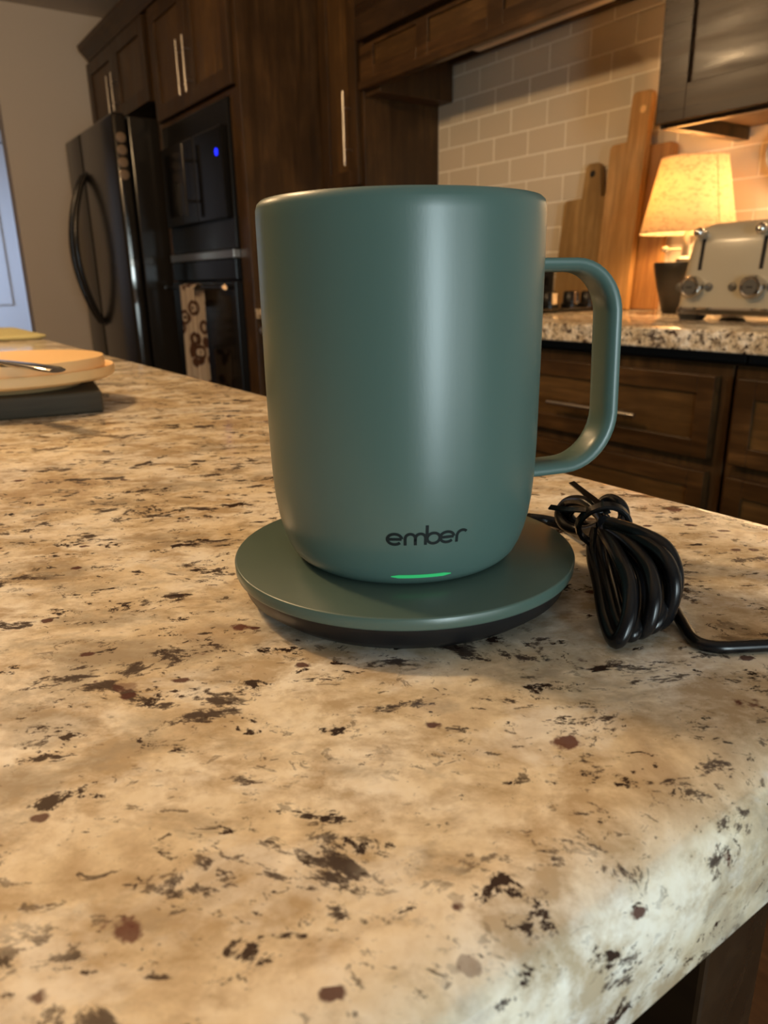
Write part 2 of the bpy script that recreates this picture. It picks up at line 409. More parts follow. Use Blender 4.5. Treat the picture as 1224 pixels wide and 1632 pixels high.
bxo('trim_frame', black_gloss, mw, -.364, .362, YF-1.45-.012, YF-1.45+.03, q(.130), q(.668), .003)
bxo('body', black_plastic, mw, -.34, .34, YF-1.45+.03, .45, q(.15), q(.64), .003)
dm = bxo('door', black_gloss, mw, -.335, .055, YF-1.45-.038, YF-1.45-.012, q(.245), q(.575), .006)
bxo('window', black_glass, dm, -.29, -.02, YF-1.45-.0395, YF-1.45-.037, q(.285), q(.54), .001)
bar_handle(dm, (.02, YF-1.45-.07, q(.27)), (.02, YF-1.45-.07, q(.55)), (0, .034, 0), .008, black_steel)
cp = bxo('control_panel', black_glass, mw, .060, .345, YF-1.45-.036, YF-1.45-.012, q(.245), q(.575), .004)
bm = bmesh.new(); cyl(bm, (.290, YF-1.45-.0375, q(.486)), (.290, YF-1.45-.035, q(.486)), .014, 16); finish(bm, 'display', led_blue, cp)
ov = thing('wall_oven', 'black wall oven with towel bar handle below the microwave', 'oven', (-3.23, 1.45, .24))
e_ = YF-1.45
bxo('body', black_plastic, ov, -.35, .35, e_+.025, .45, .0, h(.110)-.24, .003)
bxo('trim_strip', steel, ov, -.364, .362, e_-.028, e_+.02, h(.095)-.24, h(.132)-.24+.0005-.006, .002)
bxo('control_panel', black_glass, ov, -.364, .362, e_-.022, e_+.022, h(.012)-.24, h(.093)-.24, .003)
od = bxo('door', black_gloss, ov, -.364, .362, e_-.030, e_+.022, .015, h(.005)-.24, .004)
bxo('window', black_glass, od, -.27, .27, e_-.032, e_-.029, .13, .50, .002)
bm = bmesh.new(); cyl(bm, (-.33, e_-.072, h(-.018)-.24), (.335, e_-.072, h(-.018)-.24), .009, 16)
for x in (-.30, .31): cyl(bm, (x, e_-.072, h(-.018)-.24), (x, e_-.028, h(-.018)-.24), .007, 10)
hd = finish(bm, 'handle', black_gloss, od, True)
for xa, xb in ((.335, .352), (-.347, -.33)):
    bm = bmesh.new(); cyl(bm, (xa, e_-.072, h(-.018)-.24), (xb, e_-.072, h(-.018)-.24), .0105, 16)
    finish(bm, 'end_cap', chrome, hd, True)

# towel over the oven handle
def towel(name, x0, x1, y, ztop, zbot, amp, waves, parent):
    bm = bmesh.new(); nx, nz = 28, 16; G = []
    for j in range(nz+1):
        t = j/nz; z = ztop+(zbot-ztop)*t; row = []
        for i in range(nx+1):
            u = i/nx; sp = 1+.12*t
            x = (x0+x1)/2+((u-.5)*(x1-x0))*sp
            row.append(bm.verts.new((x, y-amp*(.25+.75*t)*(1+math.sin(u*waves*2*PI+.6)), z)))
        G.append(row)
    for j in range(nz):
        for i in range(nx): bm.faces.new((G[j][i], G[j][i+1], G[j+1][i+1], G[j+1][i]))
    bmesh.ops.solidify(bm, geom=bm.faces[:], thickness=.003)
    return finish(bm, name, towel_mat, parent, True)
tw = thing('kitchen_towel', 'cream towel printed with brown rings hanging from the oven handle', 'towel', (-3.3, 1.24, .3))
towel('front_fold', -.014, .142, -.031, h(-.008)-.3, h(-.60)-.3, .006, 2.5, tw)
towel('back_fold', .125, .235, -.022, h(-.055)-.3, h(-.58)-.3, .004, 1.2, tw)
bm = bmesh.new()
pts = [Vector((0, -.027+.0, h(-.012)-.3))]+[Vector((0, .000-.008+.0155*math.cos(a)*-1.25, h(-.018)-.3+.0155*math.sin(a))) for a in [PI*k/10 for k in range(11)]]+[Vector((0, .014, h(-.10)-.3))]
A = [bm.verts.new(p+Vector((-.014, 0, 0))) for p in pts]; B = [bm.verts.new(p+Vector((.150, 0, 0))) for p in pts]
for k in range(len(A)-1): bm.faces.new((A[k], A[k+1], B[k+1], B[k]))
bmesh.ops.solidify(bm, geom=bm.faces[:], thickness=.003)
finish(bm, 'top_fold', towel_mat, tw, True)

# fridge
fr = thing('refrigerator', 'black stainless side-by-side refrigerator with bowed handles', 'refrigerator', (-4.165, 1.55, 0))
Y0 = 1.11-1.55
bxo('body', black_steel, fr, -.445, .445, Y0+.075, .42, .03, h(.735), .006)
for x0, x1, gx, sgn in ((-.450, -.135, -.155, -1), (-.129, .450, -.108, 1)):
    dd = bxo('door', black_steel, fr, x0, x1, Y0, Y0+.065, .06, h(.745), .016, 4, True)
    bm = bmesh.new()
    pts = []
    for k in range(17):
        t = k/16; z = h(-.20)+(.745)*t; bow = math.sin(PI*t)
        pts.append(Vector((gx+sgn*(.004+.02*bow), Y0-.004-.095*bow**.8, z)))
    tube(bm, pts, lambda t: .014, 12)
    for z in (pts[0], pts[-1]): cyl(bm, z, z+Vector((0, .016, 0)), .014, 12)
    finish(bm, 'handle', black_steel, dd, True)
    if sgn > 0: bxo('edge_glint', chrome, dd, x1-.0035, x1+.0012, Y0+.010, Y0+.026, .12, h(.50), .001)  # added chrome strip stands for the daylight glint along the door edge
for x in (-.38, .38): bxo('foot', black_plastic, fr, x-.04, x+.04, Y0+.1, .38, 0, .03, .003)
for k, nm in enumerate(('topmost', 'second from the top', 'third from the top', 'lowest')):
    bm = bmesh.new(); z = h(.640-.052*k); lathe(bm, [(0, 0), (.021, 0), (.023, .003), (.021, .007), (.012, .009), (0, .009)], 20, (0, 0, 0), 'X')
    o = finish(bm, 'fridge_magnet', magnet_mat, None, True); o.location = (-3.7148, 1.142-.001*k, z)
    tag(o, f'small round tan magnet on the fridge side, {nm} of the four', 'magnet', 'round magnets in a column on the fridge')
fc = thing('over_fridge_cabinet', 'dark-stained wall cabinet with two doors above the refrigerator', 'cabinet', (-4.155, 1.65, h(.80)))
bxo('carcass', cab_wood, fc, -.49, .49, YF-1.65, WB-1.665, 0, .35, .002)
for x0, x1, hx in ((-.485, -.012, -.05), (-.008, .462, .03)):
    dd = shaker(fc, 'door', x0, x1, .0, .343, Q(YF-.022), .062)
    bar_handle(dd, (hx, Q(YF-.052), .03), (hx, Q(YF-.052), .2), (0, .034, 0), .0042)
bm = bmesh.new()
pr = [(YF+.01, h(1.1505)), (YF-.018, h(1.1505)), (YF-.022, h(1.160)), (YF-.060, h(1.200)), (YF-.066, h(1.222)), (YF+.01, h(1.222))]
extrude_poly(bm, [Vector((-4.610, y, z)) for y, z in pr], Vector((1.90, 0, 0)))
struct(finish(bm, 'trim_1', cab_wood_h))

# narrow wall cabinet beside the hood
nc = thing('narrow_wall_cabinet', 'narrow dark-stained wall cabinet with one tall door left of the hood', 'cabinet', (-2.622, 1.83, h(.33)))
YN = 1.657
bxo('carcass', cab_wood, nc, -.142, .142, YN-1.83+.001, WB-1.83-.004, 0, CEIL-h(.33)-.004, .002)
dd = shaker(nc, 'door', -.128, .125, .012, .735, YN-1.83-.021, .055)
bar_handle(dd, (.082, YN-1.83-.052, .08), (.082, YN-1.83-.052, .328), (0, .034, 0), .0042)

# range hood in matching wood
hz = thing('range_hood', 'wooden range hood with inset panels and a pale slotted underside', 'hood', (-2.03, 1.83, h(.65)))
X0, X1 = -.447, .770
y0 = 1.64-1.83
def X(x): return x+2.03
bm = bmesh.new()
ST = [(-2.477, -2.392), (-2.146, -2.085), (-1.81, -1.745), (-1.50, -1.44), (-1.32, -1.26)]
for a, b in ST: box(bm, X(a), X(b), y0, y0+.022, 0, .140, .0015)
for (a, b), (c_, d_) in zip(ST, ST[1:]):
    box(bm, X(b), X(c_), y0, y0+.022, 0, .064, .0015); box(bm, X(b), X(c_), y0, y0+.022, .128, .140, .001)
fr_ = finish(bm, 'front_frame', cab_wood_h, hz)
for (a, b), (c_, d_) in zip(ST, ST[1:]):
    bxo('panel', panel_wood_h, fr_, X(b)-.003, X(c_)+.003, y0+.009, y0+.020, .060, .131, .001)
bxo('upper_front', espresso, hz, X0, X1, y0-.018, y0+.02, .152, CEIL-h(.65)-.004, .003)
bxo('upper_body', cab_wood, hz, X0+.002, X1-.002, y0+.021, .165, .145, CEIL-h(.65)-.006, .002)
bxo('lower_lip', cab_wood_h, hz, X0, X1, y0-.010, y0+.0, .0, .026, .003)
bxo('side_panel', cab_wood, hz, X0, X0+.095, y0+.023, .165, -.017, .144, .002)
bxo('side_panel', cab_wood, hz, X1-.06, X1, y0+.023, .165, .085, .144, .002)
bxo('underside', cab_wood, hz, X0+.096, X1-.061, y0+.023, .145, .125, .143, .001)
un = bxo('vent_insert', vent_panel, hz, X0+.26, .40, y0+.06, .146, .110, .124, .002)
bm = bmesh.new()
for k in range(34): box(bm, X0+.28+k*.0175, X0+.29+k*.0175, y0+.205, y0+.252, .108, .1105)
finish(bm, 'filter_slots', dark_void, un)
bxo('rear_rail', cab_wood_h, hz, X0+.096, X1-.061, .147, .168, .104, .142, .001)

# right wall cabinet over the toaster
wc = thing('wall_cabinet', 'dark-stained wall cabinet with glossy door above the toaster', 'cabinet', (-.86, 1.83, h(.33)))
A0, A1 = -.35, .35
bxo('carcass', cab_wood, wc, A0+.02, A1, YN-1.83+.02, .160, .030, CEIL-h(.33)-.004, .002)
bxo('side_panel', espresso, wc, A0, A0+.019, YN-1.83+.0, .160, .0, CEIL-h(.33)-.004, .0015)
bxo('bottom_rail', espresso, wc, A0+.019, A1, YN-1.83, YN-1.83+.019, .0, .045, .0015)
bxo('side_panel', cab_wood, wc, A0+.0195, A0+.032, YN-1.83+.02, .160, .0, .0295, .001)
shaker(wc, 'door', A0+.001, A0+.45, .008, .90, YN-1.83-.021, .075, rec=.010, mv=espresso, mh=espresso)

# ------------------------------------------------------------------ back counter and base cabinets
CF = 1.300
bc = bmesh.new(); box(bc, -2.755, .60, CF, WB-.008, CT-.040, CT-.0005, .004, 3)
tag(finish(bc, 'back_countertop', granite_back, None, True), 'speckled granite worktop along the tiled wall under the toaster', 'countertop')
ZT = CT-.041
def base_unit(name, label, x0, x1, drawers, drop=0):
    t = thing(name, label, 'cabinet', ((x0+x1)/2, 1.66, 0)); a = (x1-x0)/2-.001
    yb = 1.350-1.66
    bxo('carcass', cab_wood, t, -a, a, yb, .335, .10, h(-.166), .0015)
    bxo('shadow_gap', dark_void, t, -a, a, yb+.035, .335, h(-.1655), ZT, .0005)  # near-black filler: shade under the counter overhang put into the colour
    bxo('toe_kick', dark_void, t, -a, a, yb+.07, .335, 0, .10, .001)
    for (xa, xb, za, zb, hh) in drawers:
        dd = shaker(t, 'drawer', xa, xb, za, zb, yb-.021, .036, rec=.007, mv=cab_wood_h)
        if hh == 'knob':
            for kx_ in (xa+.030, xb-.030):
                bm = bmesh.new(); lathe(bm, [(0, -.034), (.012, -.034), (.0165, -.031), (.0165, -.019), (.013, -.016), (.007, -.014), (.007, 0), (0, 0)], 20, (kx_, yb-.021, (za+zb)/2+.012), 'Y')
                finish(bm, 'knob', nickel, dd, True, 50)
        elif hh:
            xm = (xa+xb)/2+.024; zm = (za+zb)/2-.011
            bar_handle(dd, (xm-.122, yb-.053, zm), (xm+.122, yb-.053, zm), (0, .034, 0), .0056, chrome)
    return t
z1, z2 = h(-.188), h(-.352)
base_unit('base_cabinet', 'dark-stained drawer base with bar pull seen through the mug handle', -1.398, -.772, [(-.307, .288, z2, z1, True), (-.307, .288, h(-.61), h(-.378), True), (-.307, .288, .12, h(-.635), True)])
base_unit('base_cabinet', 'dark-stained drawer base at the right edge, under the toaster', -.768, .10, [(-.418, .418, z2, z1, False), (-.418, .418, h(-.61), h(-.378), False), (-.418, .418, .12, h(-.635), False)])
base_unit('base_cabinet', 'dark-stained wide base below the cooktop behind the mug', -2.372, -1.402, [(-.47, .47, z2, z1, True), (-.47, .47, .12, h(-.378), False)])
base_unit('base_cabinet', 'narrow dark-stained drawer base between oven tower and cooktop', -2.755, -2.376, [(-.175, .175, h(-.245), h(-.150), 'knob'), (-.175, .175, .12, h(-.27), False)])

# cooktop with knobs on its right side
ck = thing('gas_cooktop', 'black gas cooktop with chrome-sided knobs on the back counter', 'cooktop', (-1.965, 1.66, CT))
bxo('glass_base', black_glass, ck, -.455, .455, -.26, .235, .0, .012, .003)
for gx in (-.30, -.02):
    bm = bmesh.new()
    for y in (-.2, -.07, .06, .19): box(bm, gx-.13, gx+.13, y-.006, y+.006, .034, .046, .002)
    for x in (-.12, 0, .12): box(bm, gx+x-.006, gx+x+.006, -.206, .196, .034, .046, .002)
    for x in (-.12, .12):
        for y in (-.19, .18): box(bm, gx+x-.006, gx+x+.006, y-.006, y+.006, .012, .036, .001)
    finish(bm, 'grate', black_gloss, ck)
for kx, ky in ((.365, .065), (.365, .163), (.398, .205), (.365, -.05)):
    bm = bmesh.new(); lathe(bm, [(0, .012), (.030, .012), (.030, .019), (.025, .023), (.0235, .052), (.019, .057), (0, .057)], 22, (kx, ky, 0))
    kb = finish(bm, 'knob', black_gloss, ck, True)
    bm = bmesh.new(); box(bm, kx+.0215, kx+.0270, ky-.014, ky+.008, .018, .054, .0015); finish(bm, 'chrome_side', chrome, kb)
op = thing('wall_outlet', 'dark outlet plate low on the tiled wall left of the paddle board', 'outlet', (-1.875, WB-.0115, h(-.037)))
bxo('cover_plate', base_black, op, -.035, .035, -.0055, .0, -.057, .057, .002)
bm = bmesh.new()
for z in (-.022, .022): box(bm, -.017, .017, -.008, -.005, z-.014, z+.014, .002)
finish(bm, 'socket', black_gloss, op)

# ------------------------------------------------------------------ cutting boards leaning on the tile
def paddle(name, label, outline, m, th, lean, loc, hole=None, hm=None):
    """outline in (x, z) metres; thickness along -Y"""
    t = thing(name, label, 'cutting board', loc); t.rotation_euler = (lean, 0, 0)
    bm = bmesh.new(); extrude_poly(bm, [Vector((x, 0, z)) for x, z in outline], Vector((0, -th, 0)))
    bmesh.ops.bevel(bm, geom=[e for e in bm.edges if abs(e.verts[0].co.y-e.verts[1].co.y) < 1e-6], offset=.0022, segments=2, affect='EDGES')
    o = finish(bm, 'board', m, t)
    if hole:
        bm = bmesh.new(); lathe(bm, [(.0002, 0), (hole[2], 0), (hole[2], .0006), (.0002, .0006)], 20, (hole[0], -th-.0004, hole[1]), 'Y')
        finish(bm, 'hanging_hole', hm or dark_void, t)
    return t
def rc(x, z, r_, a0, n_=5): return [(x+r_*math.cos(math.radians(a0+90*k/n_)), z+r_*math.sin(math.radians(a0+90*k/n_))) for k in range(n_+1)]
# small paddle: body 0.20 wide, handle in the middle
o1 = [(-.098, 0), (.084, 0)] + rc(.072, .322, .012, 0) + [(.048, .334)] + rc(.020, .424, .012, 0) + rc(-.012, .424, .012, 90) + [(-.024, .334)] + rc(-.086, .322, .012, 90)
paddle('paddle_board', 'small wooden paddle board with round handle hole, leftmost on the tile', o1, board_a, .018, -.105, (-1.678, 1.948, CT), (.006, .405, .010))
# tall paddle with offset handle
o2 = [(-.062, 0), (.062, 0), (.062, .588)] + rc(.054, .590, .010, 0) + rc(.010, .590, .012, 90) + [(-.002, .470)] + rc(-.052, .460, .010, 90)
paddle('paddle_board', 'tall wooden paddle board with the highest handle, before the broad board', o2, board_b, .022, -.070, (-1.527, 1.936, CT), (.040, .552, .010), plate_mat)
# broad board behind at the right
o3 = [(-.075, 0), (.075, 0)] + rc(.063, .445, .012, 0) + rc(-.063, .445, .012, 90)
paddle('cutting_board', 'broad chestnut cutting board without handle, next to the table lamp', o3, board_c, .022, -.055, (-1.462, 1.969, CT))

# ------------------------------------------------------------------ table lamp
LX, LY = -1.237, 1.85
lp = thing('table_lamp', 'small table lamp with glowing linen shade and black tapered base', 'lamp', (LX, LY, CT))
bm = bmesh.new(); lathe(bm, [(0, 0), (.045, 0), (.047, .003), (.052, .020), (.066, .070), (.074, .105), (.077, .128), (.076, .131), (0, .131)], 48)
finish(bm, 'base', base_black, lp, True)
bm = bmesh.new(); lathe(bm, [(.022, .131), (.022, .140), (.010, .146), (.008, .21), (.014, .213), (.014, .25), (0, .252)], 24); finish(bm, 'neck', nickel, lp, True)
bm = bmesh.new(); cyl(bm, (-.012, -.004, .165), (-.046, -.016, .165), .0025, 8); lathe(bm, [(0, -.012), (.006, -.008), (.008, 0), (.006, .008), (0, .012)], 12, (-.050, -.017, .165), 'X')
finish(bm, 'switch', chrome, lp, True)
bm = bmesh.new(); lathe(bm, [(.120, .204), (.0815, .386), (.0800, .386), (.1185, .2045), (.120, .204)], 72)
sh = finish(bm, 'shade', shade_mat, lp, True, 60)
bm = bmesh.new(); lathe(bm, [(.1205, .203), (.1215, .204), (.1208, .2075), (.1195, .2075)], 72); finish(bm, 'shade_rim', shade_mat, sh, True); bm = bmesh.new(); lathe(bm, [(.0820, .3835), (.0826, .385), (.0818, .3872), (.0798, .3865)], 72)
finish(bm, 'shade_rim', shade_mat, sh, True)
bm = bmesh.new()
aa = math.radians(-18)
seam = [Vector(((r_+.0006)*math.cos(aa+t*.0), (r_+.0006)*math.sin(aa), z)) for r_, z, t in ((.120, .206, 0), (.110, .252, 0), (.101, .295, 0), (.0825, .382, 0))]
tube(bm, seam, .0007, 6); finish(bm, 'shade_seam', board_b, sh)
bm = bmesh.new(); lathe(bm, [(0, .270), (.018, .276), (.029, .300), (.026, .318), (.012, .345), (0, .348)], 20)
bulb_glass = mat('bulb_glass', (1, 1, 1), .3); bulb_glass.node_tree.nodes['Principled BSDF'].inputs['Transmission Weight'].default_value = 1
bm.free()
bm = bmesh.new(); tube(bm, spline([(.04, .04, .012), (.12, .10, .009), (.20, .13, .014), (.235, .138, .12), (.262, .138, .235), (.31, .138, .33)], 8), .0028, 8); finish(bm, 'cord', black_plastic, lp, True)

# ------------------------------------------------------------------ toaster
tx, ty = -.900, 1.668
to = thing('toaster', 'cream enamel four-slice toaster with chrome knobs and levers', 'toaster', (tx, ty, CT))
TZ = .207
bm = bmesh.new()
secs = []
for z, a, b, rr in ((.026, .160, .112, .035), (.060, .158, .110, .036), (.120, .152, .106, .037), (.165, .146, .101, .037), (.183, .142, .097, .037), (.196, .134, .089, .034), (.204, .123, .078, .030), (.2075, .108, .064, .024)):
    secs.append(rrect(0, 0, a, b, rr, z, 8))
loft(bm, secs); finish(bm, 'body', enamel, to, True, 50)
bm = bmesh.new(); loft(bm, [rrect(0, 0, .160, .112, .035, .012, 8), rrect(0, 0, .1635, .1155, .037, .014, 8), rrect(0, 0, .1635, .1155, .037, .024, 8), rrect(0, 0, .1605, .1125, .035, .0285, 8)])
finish(bm, 'chrome_base', chrome, to, True, 30)
for sx in (-1, 1):
    for sy in (-1, 1):
        bm = bmesh.new(); loft(bm, [rrect(sx*.125, sy*.085, .022, .018, .008, 0, 4), rrect(sx*.125, sy*.085, .030, .022, .010, .0125, 4)]); finish(bm, 'foot', base_black, to)
for x in (-.075, .075): bxo('bread_slot', dark_void, to, x-.048, x+.048, -.03, .03, .2065, .2095, .001)
def front_y(z): # front face of the body at height z
    S = ((.026, .112), (.060, .110), (.120, .106), (.165, .101), (.183, .097), (.196, .089))
    for (a, b), (c_, d_) in zip(S, S[1:]):
        if z <= c_: return -(b+(d_-b)*(z-a)/(c_-a))
    return -.089
for lx in (-.104, .036):
    bm = bmesh.new(); zs = (.108, .187)
    extrude_poly(bm, [Vector((lx-.0045, front_y(zs[0])-.0006, zs[0])), Vector((lx+.0045, front_y(zs[0])-.0006, zs[0])), Vector((lx+.0045, front_y(.165)-.0006, .165)), Vector((lx+.0045, front_y(zs[1])-.0006, zs[1])), Vector((lx-.0045, front_y(zs[1])-.0006, zs[1])), Vector((lx-.0045, front_y(.165)-.0006, .165))], Vector((0, .002, 0)))
    finish(bm, 'lever_slot', dark_void, to)
    bm = bmesh.new(); zz = .186; yy = front_y(zz)
    cyl(bm, (lx, yy+.004, zz), (lx, yy-.020, zz), .004, 10); lathe(bm, [(0, -.012), (.0075, -.0095), (.0118, -.002), (.0118, .003), (.008, .009), (0, .011)], 20, (lx-.004, yy-.022, zz), 'Y')
    finish(bm, 'lever', chrome, to, True, 60)
    kx = lx-.007; kz = .072; ky = front_y(kz)
    bm = bmesh.new(); lathe(bm, [(.0, .0), (.0245, .0), (.0250, -.004), (.0240, -.018), (.0222, -.0212), (.0185, -.0218), (.0165, -.0205), (.0163, -.0185), (0, -.0185)], 36, (kx, ky, kz), 'Y')
    kn = finish(bm, 'knob', chrome, to, True, 35)
    bm = bmesh.new(); lathe(bm, [(0, -.0188), (.0160, -.0188), (.0157, -.0206), (0, -.0208)], 30, (kx, ky, kz), 'Y'); kf = finish(bm, 'knob_face', knob_grey, kn, True, 35)
    bm = bmesh.new(); box(bm, kx-.007, kx+.007, ky-.0214, ky-.0205, kz-.0016, kz+.0016, .0004); finish(bm, 'knob_mark', base_black, kn)
    for bx_ in (-.037 if lx < 0 else -.049, .036):
        bm = bmesh.new(); lathe(bm, [(0, 0), (.0095, 0), (.0095, -.0025), (.008, -.0035), (0, -.0035)], 20, (kx+bx_, front_y(kz)+.0008, kz), 'Y'); finish(bm, 'button', knob_grey, to, True, 35)

# grey dish on the wall at the right edge
bm = bmesh.new(); lathe(bm, [(0, 0), (.05, -.002), (.072, -.010), (.078, -.018), (.076, -.022), (.066, -.014), (0, -.006)], 48, (0, 0, 0), 'Y')
gp = finish(bm, 'wall_plate', grey_ceramic, None, True, 50); gp.location = (-1.045, WB-.0115, h(.292)); gp.rotation_euler = (0, 0, 0)
tag(gp, 'round grey dish hung on the tile at the right edge', 'plate')

# ------------------------------------------------------------------ island
bm = bmesh.new(); box(bm, -2.03, -.0585, -.75, .3075, CT-.038, CT)
eds = [e for e in bm.edges if all(abs(v.co.z-CT) < 1e-5 for v in e.verts)]
bmesh.ops.bevel(bm, geom=eds, offset=.017, segments=8, profile=.5, affect='EDGES')
eds = [e for e in bm.edges if all(abs(v.co.z-(CT-.038)) < 1e-5 for v in e.verts)]
bmesh.ops.bevel(bm, geom=eds, offset=.003, segments=2, profile=.5, affect='EDGES')
isl = finish(bm, 'island_countertop', granite, None, True, 60)
tag(isl, 'polished cream and brown granite island top under the green mug', 'countertop')
ib = thing('island_cabinet', 'dark-stained island cabinet below the granite slab edge', 'cabinet', (-1.0, -.2, 0))
bxo('carcass', espresso, ib, -.98, .84, -.50, .455, .09, CT-.039, .002)
bxo('corner_post', espresso, ib, .841, .905, .395, .437, .0, CT-.039, .002)
bxo('toe_kick', dark_void, ib, -.95, .80, -.46, .39, 0, .0895, .001)

# ------------------------------------------------------------------ charging coaster and mug
MX, MY = -.1889, .1384
co = thing('charging_coaster', 'round sage green charging coaster with black base under the mug', 'coaster', (MX, MY, CT))
bm = bmesh.new(); lathe(bm, [(0, .0), (.0470, .0), (.0490, .0005), (.0515, .0024), (.0537, .0042), (.0549, .0085), (.0551, .0097), (0, .0097)], 120)
finish(bm, 'base', black_plastic, co, True, 50)
bm = bmesh.new(); lathe(bm, [(0, .0095), (.0558, .0095), (.0564, .0097), (.0566, .0102), (.0567, .0129), (.0565, .0133), (.0561, .0135), (0, .0135)], 144)
finish(bm, 'top_disc', sage_disc, co, True, 50)
MZ = CT+.0136
mg = thing('mug', 'matte sage green mug with loop handle standing on the coaster', 'mug', (MX, MY, MZ))
prof = [(0, .0), (.0325, .0), (.0343, .0004), (.0356, .0013), (.0372, .0030), (.0388, .0062), (.0401, .0100), (.0412, .0148), (.0420, .0205), (.0425, .0275), (.0428, .037), (.0429, .060), (.0428, .1030), (.0427, .1058), (.0422, .1074), (.0413, .1082), (.0404, .1079), (.0399, .1070), (.0397, .104), (.0394, .05), (.0385, .02), (.0330, .009), (0, .008)]
bm = bmesh.new(); lathe(bm, prof, 144); body = finish(bm, 'body', sage, mg, True, 60)
def rad_at(z):
    for (a, b), (c_, d_) in zip(prof[1:13], prof[2:13]):
        if b <= z <= d_: return a+(c_-a)*(z-b)/max(d_-b, 1e-9)
    return .0428
# handle: rounded strap swept round a rounded rectangle
a_h = math.atan2(.82, .57)+math.radians(21)
hd_ = Vector((math.cos(a_h), math.sin(a_h), 0)); hn = Vector((-hd_.y, hd_.x, 0)); UP = Vector((0, 0, 1))
def zr(z): return EYE+z-MZ
path = [(.0412, .0036), (.050, .0036)]
path += [(.0595+.0170*math.sin(t), -.0134+.0170*math.cos(t)) for t in [PI/2*k/10 for k in range(11)]]
path += [(.0771, -.030)]
path += [(.0597+.0180*math.cos(t), -.0460-.0180*math.sin(t)) for t in [PI/2*k/10 for k in range(11)]]
path += [(.050, -.0640), (.0405, -.0640)]
pts = [hd_*a+UP*zr(b) for a, b in path]
bm = bmesh.new(); rings = []
W2, T2, RR = .0066, .0022, .0014
for i, p in enumerate(pts):
    t = (pts[min(i+1, len(pts)-1)]-pts[max(i-1, 0)]).normalized(); nn = t.cross(hn).normalized()
    prof2 = [(W2-.0008, T2), (W2-.0002, T2-.0003), (W2, T2-.0009)]
    prof2 += [(W2*math.cos(tt)**.55, T2-.0012-(2*T2-.0012)*math.sin(tt)) for tt in [PI/2*k/9 for k in range(1, 9)]]
    prof2 += [(0, -T2)]
    prof2 = prof2 + [(-x, y) for x, y in prof2[-2::-1]]
    ring = [p+hn*x+nn*y for x, y in prof2]
    rings.append(ring)
loft(bm, rings); finish(bm, 'handle', sage, mg, True, 50)
# logo: rounded lowercase strokes wrapped on the body
def wrap(u, z, lift): # u metres along the surface from azimuth A0c
    rr = rad_at(z)+lift; a = AZ0+u/.0418
    return Vector((rr*math.cos(a), rr*math.sin(a), z))
AZ0 = math.radians(-42.9)
BASE_Z = zr(-.0713)
def stroke(bm, pl, wd=.00084):
    L = len(pl); V = []
    for i, (x, y) in enumerate(pl):
        x0, y0_ = pl[max(i-1, 0)]; x1, y1 = pl[min(i+1, L-1)]
        tx_, ty_ = x1-x0, y1-y0_; ln = math.hypot(tx_, ty_) or 1; nx, ny = -ty_/ln*wd/2, tx_/ln*wd/2
        V.append([bm.verts.new(wrap(x+s*nx, BASE_Z+y+s*ny, l)) for s, l in ((1, .00012), (-1, .00012), (-1, -.0003), (1, -.0003))])
    for A, B in zip(V, V[1:]):
        for k in range(4): bm.faces.new((A[k], A[(k+1) % 4], B[(k+1) % 4], B[k]))
    bm.faces.new(V[0]); bm.faces.new(V[-1][::-1])
def arc(cx, cy, rx, ry, a0, a1, n_=20): return [(cx+rx*math.cos(math.radians(a0+(a1-a0)*k/n_)), cy+ry*math.sin(math.radians(a0+(a1-a0)*k/n_))) for k in range(n_+1)]
XH = .00385; rr_ = (XH-.0007)/2+.00003; cyy = XH/2
def letter_e(bm, cx):
    stroke(bm, arc(cx, cyy, .00205, rr_, 2, 318, 30)); stroke(bm, [(cx-.0019, cyy), (cx-.0006, cyy), (cx+.0007, cyy), (cx+.0020, cyy)])
U = dict(e1=.0023, m=.0053, b=.0130, e2=.0174, r=.0200)
bm = bmesh.new(); letter_e(bm, U['e1']); finish(bm, 'letter', logo_mat, body)
bm = bmesh.new(); mx = U['m']
stroke(bm, [(mx, 0), (mx, .001), (mx, .002)]+arc(mx+.00145, XH-.0018, .00145, .00145, 180, 0, 12)+[(mx+.0029, .001), (mx+.0029, 0)])
stroke(bm, [(mx+.0029, .0012), (mx+.0029, .002)]+arc(mx+.00435, XH-.0018, .00145, .00145, 180, 0, 12)+[(mx+.0058, .001), (mx+.0058, 0)])
finish(bm, 'letter', logo_mat, body)
bm = bmesh.new(); bx = U['b']
stroke(bm, arc(bx+.0004, cyy, .00185, rr_, 0, 360, 30)); stroke(bm, [(bx-.0015, XH*.45), (bx-.0015, .003), (bx-.0015, .0045), (bx-.0015, .0060)])
finish(bm, 'letter', logo_mat, body)
bm = bmesh.new(); letter_e(bm, U['e2']); finish(bm, 'letter', logo_mat, body)
bm = bmesh.new(); rx = U['r']+.0004
stroke(bm, [(rx, 0), (rx, .001), (rx, .0019)]+arc(rx+.0017, XH-.0020, .0017, .00165, 180, 42, 12)); finish(bm, 'letter', logo_mat, body)
# status light
bm = bmesh.new(); V = []
for k in range(25):
    t = k/24; a = math.radians(-42.0+27.0*t); zc = zr(-.0822); hh = .00062*min(1, 6*min(t, 1-t)+.25)
    V.append([bm.verts.new(Vector(((rad_at(z)+.00012)*math.cos(a), (rad_at(z)+.00012)*math.sin(a), z))) for z in (zc-hh, zc, zc+hh)])
for A, B in zip(V, V[1:]):
    for k in range(2): bm.faces.new((A[k], A[k+1], B[k+1], B[k]))
finish(bm, 'status_light', led_mat, body)

# ------------------------------------------------------------------ power cord, folded and tied
CR = .0022
pc = thing('power_cord', 'black power cord folded into a bundle beside the coaster', 'cord', (-.145, .19, CT))
